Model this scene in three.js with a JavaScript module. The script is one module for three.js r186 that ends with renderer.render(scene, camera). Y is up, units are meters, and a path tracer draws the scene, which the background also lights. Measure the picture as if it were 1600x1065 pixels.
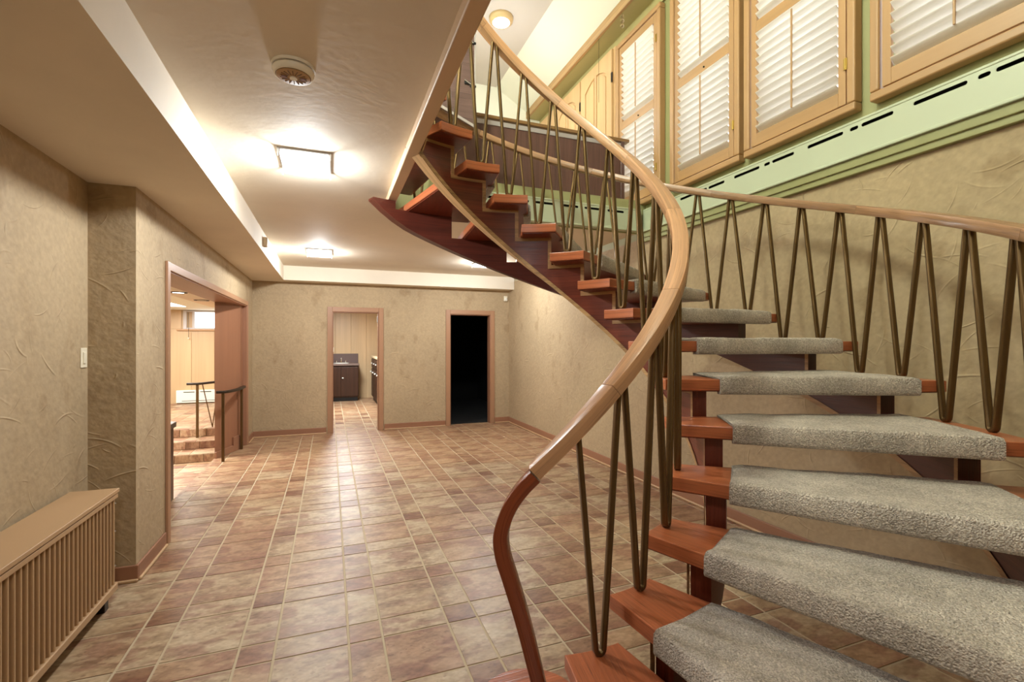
import * as THREE from 'three';
import { mergeGeometries, toCreasedNormals } from 'three/addons/utils/BufferGeometryUtils.js';
import { RoundedBoxGeometry } from 'three/addons/geometries/RoundedBoxGeometry.js';
import { RectAreaLightUniformsLib } from 'three/addons/lights/RectAreaLightUniformsLib.js';

// ---------------------------------------------------------------- camera, sky, exposure, light levels
const scene = new THREE.Scene();
const camera = new THREE.PerspectiveCamera(71.1, 1600 / 1065, 0.05, 100);
camera.position.set(0, 1.51, 0);
camera.rotation.set(0, THREE.MathUtils.degToRad(-20.9), 0);
camera.setViewOffset(1600, 1065, 0, -3, 1600, 1065);
scene.background = new THREE.Color(0.80, 0.92, 1.0).multiplyScalar(5.2);
const renderer = new THREE.WebGLRenderer({ antialias: true });
renderer.toneMapping = THREE.LinearToneMapping;
renderer.toneMappingExposure = 0.9;
renderer.shadowMap.enabled = true;
RectAreaLightUniformsLib.init();
const WARM = [0.90, 0.95, 0.98], NEUT = [1.0, 0.99, 0.95], COOL = [0.90, 1.0, 0.84];
const LV = { fixture: 68, addedFixtureNear: 32, fixtureFar: 72, side: 0.11, upper: 80, upperSide: 2.2, upperNear: 30, upperNearSide: 11.5, den: 36, kitchen: 190 };

// ---------------------------------------------------------------- small helpers
let seed = 12345;
const rnd = () => { seed = (seed + 0x6d2b79f5) | 0; let t = Math.imul(seed ^ (seed >>> 15), 1 | seed); t = (t + Math.imul(t ^ (t >>> 7), 61 | t)) ^ t; return ((t ^ (t >>> 14)) >>> 0) / 4294967296; };
const rr = (a, b) => a + (b - a) * rnd();
const rad = THREE.MathUtils.degToRad;
const col = (r, g, b) => new THREE.Color().setRGB(r / 255, g / 255, b / 255, THREE.SRGBColorSpace);
const used = {};
function numbered(n) { const k = used[n] = (used[n] ?? -1) + 1; return k ? `${n}_${String(k).padStart(3, '0')}` : n; }
function shade(m) { m.castShadow = m.receiveShadow = true; return m; }
function part(parent, name, geo, mat, label) { const m = shade(new THREE.Mesh(geo, mat)); m.name = numbered(name); if (label) m.userData.label = label; parent.add(m); return m; }
function thing(name, label, category, group, pos = [0, 0, 0], ry = 0) {
  const g = new THREE.Group(); g.name = numbered(name); g.position.set(...pos); g.rotation.y = ry;
  g.userData = { label, category }; if (group) g.userData.group = group; scene.add(g); return g;
}
function single(name, geo, mat, label, category, group, pos = [0, 0, 0]) {
  const m = shade(new THREE.Mesh(geo, mat)); m.name = numbered(name); m.position.set(...pos); m.userData = { label, category }; if (group) m.userData.group = group; scene.add(m); return m;
}
function struct(name, geo, mat, label) {
  const m = shade(new THREE.Mesh(geo, mat)); m.name = numbered(name); m.userData = { kind: 'structure' }; if (label) m.userData.label = label; scene.add(m); return m;
}
function structGroup(name, label, pos = [0, 0, 0]) { const g = new THREE.Group(); g.name = numbered(name); g.userData = { kind: 'structure', label }; g.position.set(...pos); scene.add(g); return g; }
// box projection of uv in metres; grain axis goes along v
function uvm(geo, grain = 'y', ox = 0, oy = 0) {
  const p = geo.attributes.position, n = geo.attributes.normal, uv = new Float32Array(p.count * 2), gi = 'xyz'.indexOf(grain);
  for (let i = 0; i < p.count; i++) {
    const N = [Math.abs(n.getX(i)), Math.abs(n.getY(i)), Math.abs(n.getZ(i))], P = [p.getX(i), p.getY(i), p.getZ(i)];
    const k = N[0] >= N[1] && N[0] >= N[2] ? 0 : N[1] >= N[2] ? 1 : 2;
    let o = [0, 1, 2].filter((j) => j !== k), v = o.includes(gi) ? gi : o[1], u = o.find((j) => j !== v);
    uv[2 * i] = P[u] + ox; uv[2 * i + 1] = P[v] + oy;
  }
  geo.setAttribute('uv', new THREE.BufferAttribute(uv, 2)); return geo;
}
const flat = (g) => { const h = g.index ? g.toNonIndexed() : g; for (const k of Object.keys(h.attributes)) if (!['position', 'normal', 'uv'].includes(k)) h.deleteAttribute(k); return h; };
const join = (list) => mergeGeometries(list.map(flat));
function B(x0, x1, y0, y1, z0, z1, grain = 'y') {
  const g = new THREE.BoxGeometry(Math.abs(x1 - x0), Math.abs(y1 - y0), Math.abs(z1 - z0)).toNonIndexed(); g.translate((x0 + x1) / 2, (y0 + y1) / 2, (z0 + z1) / 2);
  return uvm(g, grain);
}
function RB(x0, x1, y0, y1, z0, z1, r = 0.006, grain = 'y', seg = 2) {
  const w = Math.abs(x1 - x0), h = Math.abs(y1 - y0), d = Math.abs(z1 - z0);
  const g = flat(new RoundedBoxGeometry(w, h, d, seg, Math.min(r, w / 2.01, h / 2.01, d / 2.01))); g.translate((x0 + x1) / 2, (y0 + y1) / 2, (z0 + z1) / 2);
  return uvm(g, grain, rnd() * 3, rnd() * 3);
}
function cyl(r0, r1, h, seg = 24) { return flat(new THREE.CylinderGeometry(r0, r1, h, seg)); }
// sweep a closed section along points with given frames
function sweep(P, N, Bn, sec, crease = 0.7, cap = true) {
  const pos = [], uv = []; let L = 0; const per = [0]; for (let j = 1; j <= sec.length; j++) per.push(per[j - 1] + Math.hypot(sec[j % sec.length][0] - sec[j - 1][0], sec[j % sec.length][1] - sec[j - 1][1]));
  const ring = P.map((p, i) => sec.map(([a, b]) => p.clone().addScaledVector(N[i], a).addScaledVector(Bn[i], b)));
  const tri = (a, b, c, ua, ub, uc) => { pos.push(...a.toArray(), ...b.toArray(), ...c.toArray()); uv.push(...ua, ...ub, ...uc); };
  for (let i = 0; i + 1 < P.length; i++) {
    const L2 = L + P[i].distanceTo(P[i + 1]);
    for (let j = 0; j < sec.length; j++) {
      const k = (j + 1) % sec.length, a = ring[i][j], b = ring[i][k], c = ring[i + 1][k], d = ring[i + 1][j];
      tri(a, b, c, [per[j], L], [per[j + 1], L], [per[j + 1], L2]); tri(a, c, d, [per[j], L], [per[j + 1], L2], [per[j], L2]);
    }
    L = L2;
  }
  if (cap) for (const [i, f] of [[0, 1], [P.length - 1, 0]]) for (let j = 1; j + 1 < sec.length; j++) {
    const q = [ring[i][0], ring[i][j], ring[i][j + 1]]; if (f) q.reverse(); tri(...q, sec[0], sec[j], sec[j + 1]);
  }
  const g = new THREE.BufferGeometry(); g.setAttribute('position', new THREE.Float32BufferAttribute(pos, 3)); g.setAttribute('uv', new THREE.Float32BufferAttribute(uv, 2));
  g.computeVertexNormals(); return flat(toCreasedNormals(g, crease));
}
function pathSweep(pts, sec, side, crease = 0.7) {      // frames from the tangent and a fixed side vector per point
  const P = pts, N = [], Bn = [];
  P.forEach((p, i) => {
    const T = P[Math.min(i + 1, P.length - 1)].clone().sub(P[Math.max(i - 1, 0)]).normalize(), s = typeof side === 'function' ? side(p, i) : side.clone();
    const n = s.addScaledVector(T, -s.dot(T)).normalize(); N.push(n); Bn.push(new THREE.Vector3().crossVectors(T, n));
  });
  return sweep(P, N, Bn, sec, crease);
}
function rrect(w, h, r, k = 2) { const o = []; for (const [cx, cy, a] of [[1, 1, 0], [-1, 1, 90], [-1, -1, 180], [1, -1, 270]]) for (let i = 0; i <= k; i++) { const t = rad(a + 90 * i / k); o.push([cx * (w / 2 - r) + r * Math.cos(t), cy * (h / 2 - r) + r * Math.sin(t)]); } return o; }
const V3 = (x, y, z) => new THREE.Vector3(x, y, z);
function rod(a, b, r, seg = 10) { const A = V3(...a), D = V3(...b).sub(A), g = cyl(r, r, D.length(), seg); g.applyQuaternion(new THREE.Quaternion().setFromUnitVectors(V3(0, 1, 0), D.clone().normalize())); g.translate(...A.addScaledVector(D, 0.5).toArray()); return uvm(g); }
function extr(shape, depth, bevel = 0, seg = 12) { return flat(new THREE.ExtrudeGeometry(shape, { depth, bevelEnabled: bevel > 0, bevelSize: bevel, bevelThickness: bevel, bevelOffset: -bevel, bevelSegments: 2, curveSegments: seg })); }
function lathe(pts, seg = 36) { return flat(new THREE.LatheGeometry(pts.map(([x, y]) => new THREE.Vector2(x, y)), seg)); }

// ---------------------------------------------------------------- procedural textures
function lattice(n) { const a = new Float32Array(n * n); for (let i = 0; i < a.length; i++) a[i] = rnd(); return a; }
const LAT = lattice(256);
function vnoise(x, y, px, py, s = 0) {                  // tileable value noise, period px, py
  const xi = Math.floor(x), yi = Math.floor(y), fx = x - xi, fy = y - yi, sx = fx * fx * (3 - 2 * fx), sy = fy * fy * (3 - 2 * fy);
  const h = (i, j) => LAT[((((j % py) + py) % py * 7 + s * 13) & 255) * 256 + ((((i % px) + px) % px * 3 + s * 29 + (((j % py) + py) % py) * 5) & 255)];
  const a = h(xi, yi), b = h(xi + 1, yi), c = h(xi, yi + 1), d = h(xi + 1, yi + 1);
  return a + (b - a) * sx + (c - a + (a - b - c + d) * sx) * sy;
}
function fbm(u, v, fx, fy, oct, s = 0) { let t = 0, a = 0.5, n = 0; for (let o = 0; o < oct; o++) { t += a * vnoise(u * fx, v * fy, fx, fy, s + o); n += a; fx *= 2; fy *= 2; a *= 0.5; } return t / n; }
function tex(n, fn, metresU, metresV, srgb) {
  const d = new Uint8Array(n * n * 4);
  for (let j = 0; j < n; j++) for (let i = 0; i < n; i++) { const c = fn(i / n, j / n, i, j), k = 4 * (j * n + i); d[k] = Math.max(0, Math.min(255, c[0])); d[k + 1] = Math.max(0, Math.min(255, c[1])); d[k + 2] = Math.max(0, Math.min(255, c[2])); d[k + 3] = 255; }
  const t = new THREE.DataTexture(d, n, n); t.wrapS = t.wrapT = THREE.RepeatWrapping; t.magFilter = THREE.LinearFilter; t.minFilter = THREE.LinearMipmapLinearFilter; t.generateMipmaps = true;
  if (srgb) t.colorSpace = THREE.SRGBColorSpace; t.repeat.set(1 / metresU, 1 / metresV); t.needsUpdate = true; return t;
}
const sm = (a, b, x) => { const t = Math.max(0, Math.min(1, (x - a) / (b - a))); return t * t * (3 - 2 * t); };
// trowelled plaster: relief with curved ridges, colour with rubbed-in brown smudges
const PN = 1024, ridge = new Float32Array(PN * PN);
for (let k = 0; k < 230; k++) {
  const cx = rnd() * PN, cy = rnd() * PN, R = rr(10, 220), a0 = rnd() * 6.28, da = Math.min(rr(0.3, 1.3), 90 / R), w = rr(0.8, 2.0), hgt = rr(0.25, 1);
  const steps = Math.ceil(R * da * 1.3);
  for (let s = 0; s < steps; s++) {
    const t = s / steps, a = a0 + da * t, x = cx + R * Math.cos(a), y = cy + R * 0.8 * Math.sin(a), f = hgt * Math.sin(Math.PI * t);
    for (let j = -4; j <= 4; j++) for (let i = -4; i <= 4; i++) {
      const X = (Math.round(x) + i + PN * 4) % PN, Y = (Math.round(y) + j + PN * 4) % PN, d = Math.hypot(Math.round(x) + i - x, Math.round(y) + j - y), v = f * Math.exp(-d * d / (w * w));
      if (v > ridge[Y * PN + X]) ridge[Y * PN + X] = v;
    }
  }
}
const plasterBump = tex(PN, (u, v, i, j) => { const g = fbm(u, v, 7, 7, 5, 3) * 84 + fbm(u, v, 90, 90, 3, 7) * 60 + ridge[j * PN + i] * 120; return [g, g, g]; }, 2.6, 2.6);
const plasterMap = tex(PN, (u, v, i, j) => {
  const m = fbm(u, v, 4, 3, 5, 11), s = sm(0.56, 0.74, fbm(u, v, 22, 13, 5, 21)) * sm(0.42, 0.68, fbm(u, v, 4, 4, 4, 31)), f = fbm(u, v, 120, 120, 2, 5);
  const k = 236 + 26 * (m - 0.5) - 17 * s + 22 * (f - 0.5) + 8 * ridge[j * PN + i]; return [k, k - 2 - 4 * s, k - 5 - 9 * s];
}, 2.6, 2.6, true);
const ceilBump = tex(512, (u, v) => { const g = fbm(u, v, 60, 60, 3, 2) * 120 + fbm(u, v, 5, 7, 4, 9) * 120; return [g, g, g]; }, 1.9, 1.9);
const ceilMap = tex(512, (u, v) => { const k = 240 + 22 * (fbm(u, v, 5, 5, 5, 17) - 0.5); return [k, k - 1, k - 3]; }, 3, 3, true);
const tileMap = tex(1024, (u, v) => {
  const a = fbm(u, v, 9, 24, 7, 41), b = fbm(u, v, 15, 34, 6, 51), c = fbm(u, v, 70, 120, 3, 61), p = sm(0.44, 0.62, a), d = sm(0.54, 0.72, b), w = sm(0.55, 0.7, fbm(u, v, 11, 19, 6, 71)), k = sm(0.68, 0.8, fbm(u, v, 60, 90, 3, 81));
  const base = [174, 151, 122], pink = [152, 120, 98], dark = [122, 97, 74], pale = [186, 168, 141];
  return [0, 1, 2].map((i) => { let x = base[i] + (pink[i] - base[i]) * p; x += (dark[i] - x) * d * 0.5; x += (pale[i] - x) * w * 0.55; x += (dark[i] - x) * k * 0.5; return x + (c - 0.5) * 46; });
}, 1.6, 1.6, true);
const tileBump = tex(512, (u, v) => { const g = fbm(u, v, 12, 16, 5, 8) * 255; return [g, g, g]; }, 0.8, 0.8);
const woodMap = tex(1024, (u, v) => {
  const w = u + 0.03 * (fbm(u, v, 3, 2, 3, 15) - 0.5), g = fbm(w, v, 70, 2, 4, 25), h = fbm(w, v, 14, 1, 3, 35), pore = sm(0.62, 0.8, fbm(w, v, 160, 9, 2, 45));
  const k = 226 + 50 * (g - 0.5) + 46 * (h - 0.5) - 34 * pore; return [k, k - 4, k - 9];
}, 0.6, 1.4, true);
const woodBump = tex(512, (u, v) => { const g = fbm(u, v, 120, 4, 3, 25) * 255; return [g, g, g]; }, 0.4, 1.2);
const woodSoft = tex(512, (u, v) => { const k = 238 + 14 * (fbm(u, v, 50, 2, 3, 25) - 0.5) + 20 * (fbm(u, v, 6, 1, 3, 35) - 0.5); return [k, k - 2, k - 4]; }, 0.9, 1.6, true);
const carpetMap = tex(512, (u, v) => { const k = 205 + 95 * (fbm(u, v, 128, 128, 2, 6) - 0.5) + 52 * (fbm(u, v, 5, 5, 4, 16) - 0.5); return [k, k - 3, k - 6]; }, 0.5, 0.5, true);
const carpetBump = tex(512, (u, v) => { const g = fbm(u, v, 110, 110, 2, 26) * 255; return [g, g, g]; }, 0.4, 0.4);

// ---------------------------------------------------------------- materials
const softWood = (c, o = {}) => M(c, { map: woodSoft, roughness: 0.42, ...o });
const M = (c, o = {}) => new THREE.MeshStandardMaterial({ color: c, roughness: 0.6, ...o });
const wood = (c, o = {}) => M(c, { map: woodMap, bumpMap: woodBump, bumpScale: 0.0006, roughness: 0.42, ...o });
const plaster = M(col(186, 164, 130), { map: plasterMap, bumpMap: plasterBump, bumpScale: 0.011, roughness: 0.8 });
const paint = M(col(238, 226, 206), { map: ceilMap, bumpMap: ceilBump, bumpScale: 0.0016, roughness: 0.75 });
const whitePaint = M(col(232, 232, 220), { roughness: 0.8 });
const greenPaint = M(col(160, 158, 112), { roughness: 0.55 });
const heaterPaint = M(col(192, 198, 172), { roughness: 0.4 });
const creamPaint = M(col(232, 224, 200), { roughness: 0.5 });
const pinkTrim = softWood(col(174, 132, 100)), redTrim = softWood(col(160, 114, 86));
const darkString = wood(col(92, 40, 28), { roughness: 0.4 });
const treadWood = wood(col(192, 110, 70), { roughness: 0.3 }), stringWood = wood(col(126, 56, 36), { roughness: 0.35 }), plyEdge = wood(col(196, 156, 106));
const railWood = wood(col(216, 166, 124), { roughness: 0.3 }), newelWood = wood(col(142, 70, 40), { roughness: 0.25 });
const bronze = M(col(104, 80, 48), { metalness: 0.75, roughness: 0.38 });
const carpet = new THREE.MeshPhysicalMaterial({ color: col(228, 216, 202), map: carpetMap, bumpMap: carpetBump, bumpScale: 0.007, roughness: 1, sheen: 0.25, sheenRoughness: 0.8, sheenColor: col(200, 190, 178) });
const oak = softWood(col(194, 152, 106)), louverWood = softWood(col(246, 238, 232), { roughness: 0.5 }), paleWood = softWood(col(228, 190, 142)), plyBrown = wood(col(108, 74, 64), { roughness: 0.5 });
const yellowPanel = softWood(col(210, 180, 138)), darkCab = wood(col(70, 42, 26)), black = M(col(14, 12, 10), { roughness: 0.5 }), darkMetal = M(col(52, 42, 32), { metalness: 0.6, roughness: 0.4 });
const steel = M(col(200, 200, 198), { metalness: 0.9, roughness: 0.25 }), chrome = M(col(235, 235, 235), { metalness: 1, roughness: 0.1 });
const greyStrip = M(col(170, 160, 156), { roughness: 0.4 }), counterTop = M(col(74, 62, 52), { roughness: 0.35 }), radPaint = M(col(176, 142, 104), { roughness: 0.45 });
const plastic = M(col(232, 222, 196), { roughness: 0.4 }), glass = new THREE.MeshPhysicalMaterial({ color: 0xffffff, transmission: 1, roughness: 0.02, thickness: 0, ior: 1.5 });
const grout = M(col(184, 166, 136), { roughness: 0.85 });
const glow = (c, k) => new THREE.MeshStandardMaterial({ color: 0xffffff, emissive: new THREE.Color(...c), emissiveIntensity: k, roughness: 0.5 });
function areaLight(x, y, z, w, d, c, i) { const l = new THREE.RectAreaLight(new THREE.Color(...c), i, w, d); l.position.set(x, y, z); l.lookAt(x, y - 1, z); l.name = numbered('light'); scene.add(l); return l; }

// ---------------------------------------------------------------- room numbers
const XL = -1.15, XR = 3.2, ZB = -8.54, ZF = 2.5, YC = 2.727, YS = 2.5, XS = -0.68, ZS = -8.27, EX = 0.445, ZW = -4.33, YU = 3.04, ZU = -7.05;

// ---------------------------------------------------------------- floors of separate tiles
const tileTone = [col(252, 250, 244), col(242, 234, 222), col(242, 224, 210), col(228, 204, 190), col(200, 172, 158)].map((c) => M(c, { map: tileMap, bumpMap: tileBump, bumpScale: 0.0012, roughness: 0.4 }));
const tileGeos = {};
function tileGeo(w, d, variant) {
  const key = `${w.toFixed(3)}_${d.toFixed(3)}_${variant}`; if (tileGeos[key]) return tileGeos[key];
  const g = new THREE.BoxGeometry(w, 0.012, d).toNonIndexed(), p = g.attributes.position;
  for (let i = 0; i < p.count; i++) if (p.getY(i) > 0) { p.setX(i, p.getX(i) - Math.sign(p.getX(i)) * 0.004); p.setZ(i, p.getZ(i) - Math.sign(p.getZ(i)) * 0.004); }
  g.translate(0, -0.006, 0); g.computeVertexNormals(); return tileGeos[key] = uvm(g, 'z', variant * 0.437 + w, variant * 0.291 + d);
}
const PX = 0.507, PZ = 0.533, NX = 0.165, NZ = 0.165, X0 = -0.925, Z0 = -3.223, GAP = 0.0055;
function tileCells(xa, xb, za, zb) {                    // windowpane pattern: wide and narrow strips both ways
  const strips = (a, b, s0, per, nar) => { const o = []; for (let k = Math.floor((a - s0) / per) - 1; k * per + s0 < b; k++) for (const [p, q, t] of [[0, nar, 1], [nar, per, 0]]) { const u = Math.max(a, s0 + k * per + p + GAP / 2), v = Math.min(b, s0 + k * per + q - GAP / 2); if (v - u > 0.02) o.push([u, v, t]); } return o; };
  const out = []; for (const [x0, x1, nx] of strips(xa, xb, X0, PX, NX)) for (const [z0, z1, nz] of strips(za, zb, Z0, PZ, NZ)) out.push({ x: (x0 + x1) / 2, z: (z0 + z1) / 2, w: x1 - x0, d: z1 - z0, small: nx && nz, narrow: nx || nz });
  return out;
}
function toneOf(c) { const r = rnd(); return c.small ? (r < 0.55 ? 4 : r < 0.85 ? 3 : 2) : r < 0.34 ? 0 : r < 0.66 ? 1 : r < 0.9 ? 2 : 3; }
const fwd = V3(Math.sin(rad(20.9)), 0, -Math.cos(rad(20.9))), rgt = V3(Math.cos(rad(20.9)), 0, Math.sin(rad(20.9)));
function inFrame(x, y, z) { const p = V3(x, y - 1.51, z), c = p.dot(fwd); if (c < 0.3) return false; const u = 745 * p.dot(rgt) / c, v = -745 * p.y / c; return Math.abs(u) < 860 && Math.abs(v) < 580; }
function layTiles(root, cells, y, most) {
  const inV = [], rest = [];
  cells.sort((a, b) => Math.hypot(a.x, a.z) - Math.hypot(b.x, b.z));
  for (const c of cells) (inV.length < most && inFrame(c.x, y, c.z) ? inV : rest).push(c);
  for (const c of inV) { const m = part(root, 'floor_tile', tileGeo(c.w, c.d, Math.floor(rnd() * 5)), tileTone[toneOf(c)]); m.position.set(c.x, y, c.z); }
  const by = {}; for (const c of rest) { const t = toneOf(c); (by[t] ??= []).push(tileGeo(c.w, c.d, Math.floor(rnd() * 5)).clone().translate(c.x, y, c.z)); }
  const gs = Object.values(by).flat();
  if (gs.length) { const m = part(root, 'floor_tile_field', join(gs), tileTone[2]); m.userData.kind = 'stuff'; }
}
const floor = structGroup('floor', 'mottled tan ceramic tile floor in a windowpane pattern');
part(floor, 'grout_bed', join([B(-1.40, XR, -0.2, -0.003, ZB - 0.14, ZF)]), grout);
layTiles(floor, tileCells(-1.385, XR, ZB - 0.13, ZF), 0, 295);

// ---------------------------------------------------------------- lower room shell
struct('wall_left', join([B(-1.56, -1.395, -0.2, YC, -3.68, ZF), B(-1.41, XL, -0.2, YC, -4.30, -3.68), B(-1.41, XL, 2.065, YC, -8.0, -4.30), B(-1.41, XL, -0.2, YC, ZB, -8.0)]), plaster, 'trowelled tan plaster wall with a wide opening');
const D1 = [0.035, 0.795], D2 = [2.045, 2.83], DH = 2.04;
struct('wall_back', join([B(-1.41, D1[0], -0.2, YC, ZB - 0.14, ZB), B(D1[0], D1[1], DH, YC, ZB - 0.14, ZB), B(D1[1], D2[0], -0.2, YC, ZB - 0.14, ZB), B(D2[0], D2[1], DH, YC, ZB - 0.14, ZB), B(D2[1], XR + 0.2, -0.2, YC, ZB - 0.14, ZB)]), plaster, 'trowelled tan plaster wall with two doorways');
struct('wall_right', B(XR, XR + 0.2, -0.2, 2.65, ZB, ZF + 0.15), plaster, 'trowelled tan plaster wall beside the stairs');
struct('wall_front', B(-3.2, XR + 0.2, -0.2, 5.7, ZF, ZF + 0.15), plaster);
struct('ceiling', join([B(-3.2, EX, YC, YU, ZB - 0.14, ZF), B(EX, XR + 0.2, YC, YU, ZB - 0.14, ZW)]), paint, 'cream painted lower ceiling');
struct('ceiling_soffit', join([B(-1.56, XS, YS, YC + 0.02, ZB, ZF), B(XS, XR, YS, YC + 0.02, ZB, ZS)]), paint, 'boxed cream soffit along the left and back walls');
struct('trim_1', join([RB(EX - 0.005, EX + 0.07, 2.675, YC + 0.02, -4.30, ZF, 0.008, 'z')]), M(col(206, 176, 140), { roughness: 0.5 }), 'cream trim along the edge of the stairwell');
const shoeWood = softWood(col(204, 168, 126));
const bb = (n, x0, x1, z0, z1, lab) => {
  const g = structGroup(n, lab), dx = Math.abs(x1 - x0) > Math.abs(z1 - z0) ? 'x' : 'z';
  part(g, 'board', RB(x0, x1, 0, 0.105, z0, z1, 0.006, dx), redTrim);
  part(g, 'shoe_moulding', dx === 'x' ? RB(x0, x1, 0, 0.02, z0, z1 + 0.013, 0.008, dx) : RB(x0 < 0 ? x0 : x0 - 0.013, x0 < 0 ? x1 + 0.013 : x1, 0, 0.02, z0, z1, 0.008, dx), shoeWood);
};
bb('baseboard_left', XL, XL + 0.016, -4.23, -3.68, 'reddish wood baseboard on the pier');
bb('baseboard_left', XL, XL + 0.016, ZB, -8.08, 'reddish wood baseboard in the far left corner');
bb('baseboard_left', -1.395, XL + 0.016, -3.68, -3.664, 'reddish wood baseboard on the pier face');
bb('baseboard_back', XL, D1[0] - 0.09, ZB, ZB + 0.016, 'reddish wood baseboard left of the first doorway');
bb('baseboard_back', D1[1] + 0.09, D2[0] - 0.08, ZB, ZB + 0.016, 'reddish wood baseboard between the two doorways');
bb('baseboard_back', D2[1] + 0.08, XR, ZB, ZB + 0.016, 'reddish wood baseboard in the far right corner');
bb('baseboard_right', XR - 0.016, XR, ZB, ZF, 'reddish wood baseboard below the stairs');

// opening and door casings
function casing(name, label, axis, at, a, b, top, w, dep, t = 0.02) {   // boards around an opening, on one face, and the jamb lining
  const g = structGroup(name, label), bx = (u0, u1, y0, y1, n0, n1, grain) => axis === 'z' ? RB(u0, u1, y0, y1, n0, n1, 0.005, grain) : RB(n0, n1, y0, y1, u0, u1, 0.005, grain);
  part(g, 'casing_board', bx(a - w, a + 0.005, 0, top + w, at, at + t, 'y'), pinkTrim); part(g, 'casing_board', bx(b - 0.005, b + w, 0, top + w, at, at + t, 'y'), pinkTrim);
  part(g, 'casing_board', bx(a + 0.005, b - 0.005, top - 0.005, top + w - 0.001, at, at + t * 0.9, axis === 'z' ? 'x' : 'z'), pinkTrim);
  part(g, 'jamb', bx(a - 0.004, a + 0.018, 0, top, at - dep, at + 0.004, 'y'), redTrim); part(g, 'jamb', bx(b - 0.018, b + 0.004, 0, top, at - dep, at + 0.004, 'y'), redTrim);
  part(g, 'jamb', bx(a + 0.018, b - 0.018, top - 0.018, top + 0.003, at - dep, at + 0.004, axis === 'z' ? 'x' : 'z'), redTrim);
  return g;
}
const door1 = casing('door_1', 'doorway with pinkish wood casing to the small kitchen', 'z', ZB, D1[0], D1[1], DH, 0.075, 0.145);
part(door1, 'hinge', join([RB(D1[1] - 0.022, D1[1] - 0.017, 1.86, 1.97, ZB - 0.07, ZB - 0.02, 0.002), rod([D1[1] - 0.026, 1.86, ZB - 0.06], [D1[1] - 0.026, 1.97, ZB - 0.06], 0.006)]), steel, 'silver hinge');
const door2 = casing('door_2', 'doorway with pinkish wood casing to the dark room', 'z', ZB, D2[0], D2[1], DH, 0.075, 0.145);
part(door2, 'strike_plate', RB(D2[0] + 0.017, D2[0] + 0.021, 0.92, 1.0, ZB - 0.08, ZB - 0.04, 0.002), steel);
const open3 = casing('door_3', 'wide opening with reddish wood casing to the raised room', 'x', XL, -7.99, -4.31, 2.065, 0.06, 0.27);

// ---------------------------------------------------------------- upper storey shell
const WZ = [[-4.74, -4.03], [-3.79, -3.03], [-2.89, -2.11], [-1.92, -1.15]], WY0 = 3.06, WY1 = 4.92;
{
  const gs = [B(XR, XR + 0.2, 2.65, WY0, ZU - 0.15, ZF + 0.15), B(XR, XR + 0.2, WY1, 5.7, ZU - 0.15, ZF + 0.15)]; let z = ZU - 0.15;
  for (const [a, b] of WZ) { gs.push(B(XR, XR + 0.2, WY0, WY1, z, a)); z = b; } gs.push(B(XR, XR + 0.2, WY0, WY1, z, ZF + 0.15));
  struct('wall_right_upper', join(gs), greenPaint, 'olive green painted window wall above the stairs');
}
WZ.forEach(([a, b], i) => {
  const g = structGroup(`window_${i + 1}`, 'window behind the wooden shutters'), x = XR + 0.15;
  part(g, 'window_frame', join([B(x, x + 0.04, WY0, WY0 + 0.05, a, b), B(x, x + 0.04, WY1 - 0.05, WY1, a, b), B(x, x + 0.04, WY0 + 0.05, WY1 - 0.05, a, a + 0.05), B(x, x + 0.04, WY0 + 0.05, WY1 - 0.05, b - 0.05, b)]), whitePaint);
  part(g, 'pane', B(x + 0.015, x + 0.021, WY0 + 0.05, WY1 - 0.05, a + 0.05, b - 0.05), glass);
});
struct('wall_back_upper', B(-3.2, XR + 0.2, YU, 5.7, ZU - 0.15, ZU), whitePaint, 'white wall at the end of the upper hall');
struct('wall_left_upper', B(-3.2, -3.05, YU, 5.7, ZU, ZF), whitePaint);
struct('ceiling_upper', B(-3.2, 2.43, 5.5, 5.7, ZU, ZF), M(col(206, 200, 196), { roughness: 0.85 }), 'pale grey upper ceiling');
{
  const s = new THREE.Shape(); s.moveTo(2.43, 5.5); s.lineTo(2.95, 5.19); s.lineTo(XR, 5.12); s.lineTo(XR, 5.7); s.lineTo(2.43, 5.7); s.closePath();
  const g = extr(s, ZF - ZU); g.translate(0, 0, ZU); struct('ceiling_cove', uvm(g), whitePaint, 'white sloping cove above the windows');
}
struct('trim_2', RB(2.93, 2.965, 5.09, 5.215, ZU, ZF, 0.006, 'z'), wood(col(198, 160, 112)), 'wood trim board below the white cove');
struct('trim_3', join([RB(XR - 0.03, XR, 5.0, 5.12, ZU, ZF, 0.004, 'z'), RB(2.96, XR, 5.10, 5.118, ZU, ZF, 0.004, 'z')]), M(col(176, 166, 116), { roughness: 0.6 }), 'olive frieze above the shutters');
struct('trim_4', join([RB(XR - 0.05, XR + 0.01, 2.64, 2.70, ZW, ZF, 0.006, 'z'), RB(XR - 0.035, XR + 0.01, 2.60, 2.645, ZW, ZF, 0.006, 'z')]), M(col(150, 148, 100), { roughness: 0.5 }), 'olive green ledge below the wall heater');
struct('trim_5', join([B(EX, XR, 2.68, YC + 0.01, ZW, ZW + 0.02, 'x'), B(EX, XR, YC, YU, ZW - 0.02, ZW + 0.015, 'x')]), greenPaint, 'olive green fascia at the far side of the stairwell');

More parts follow.
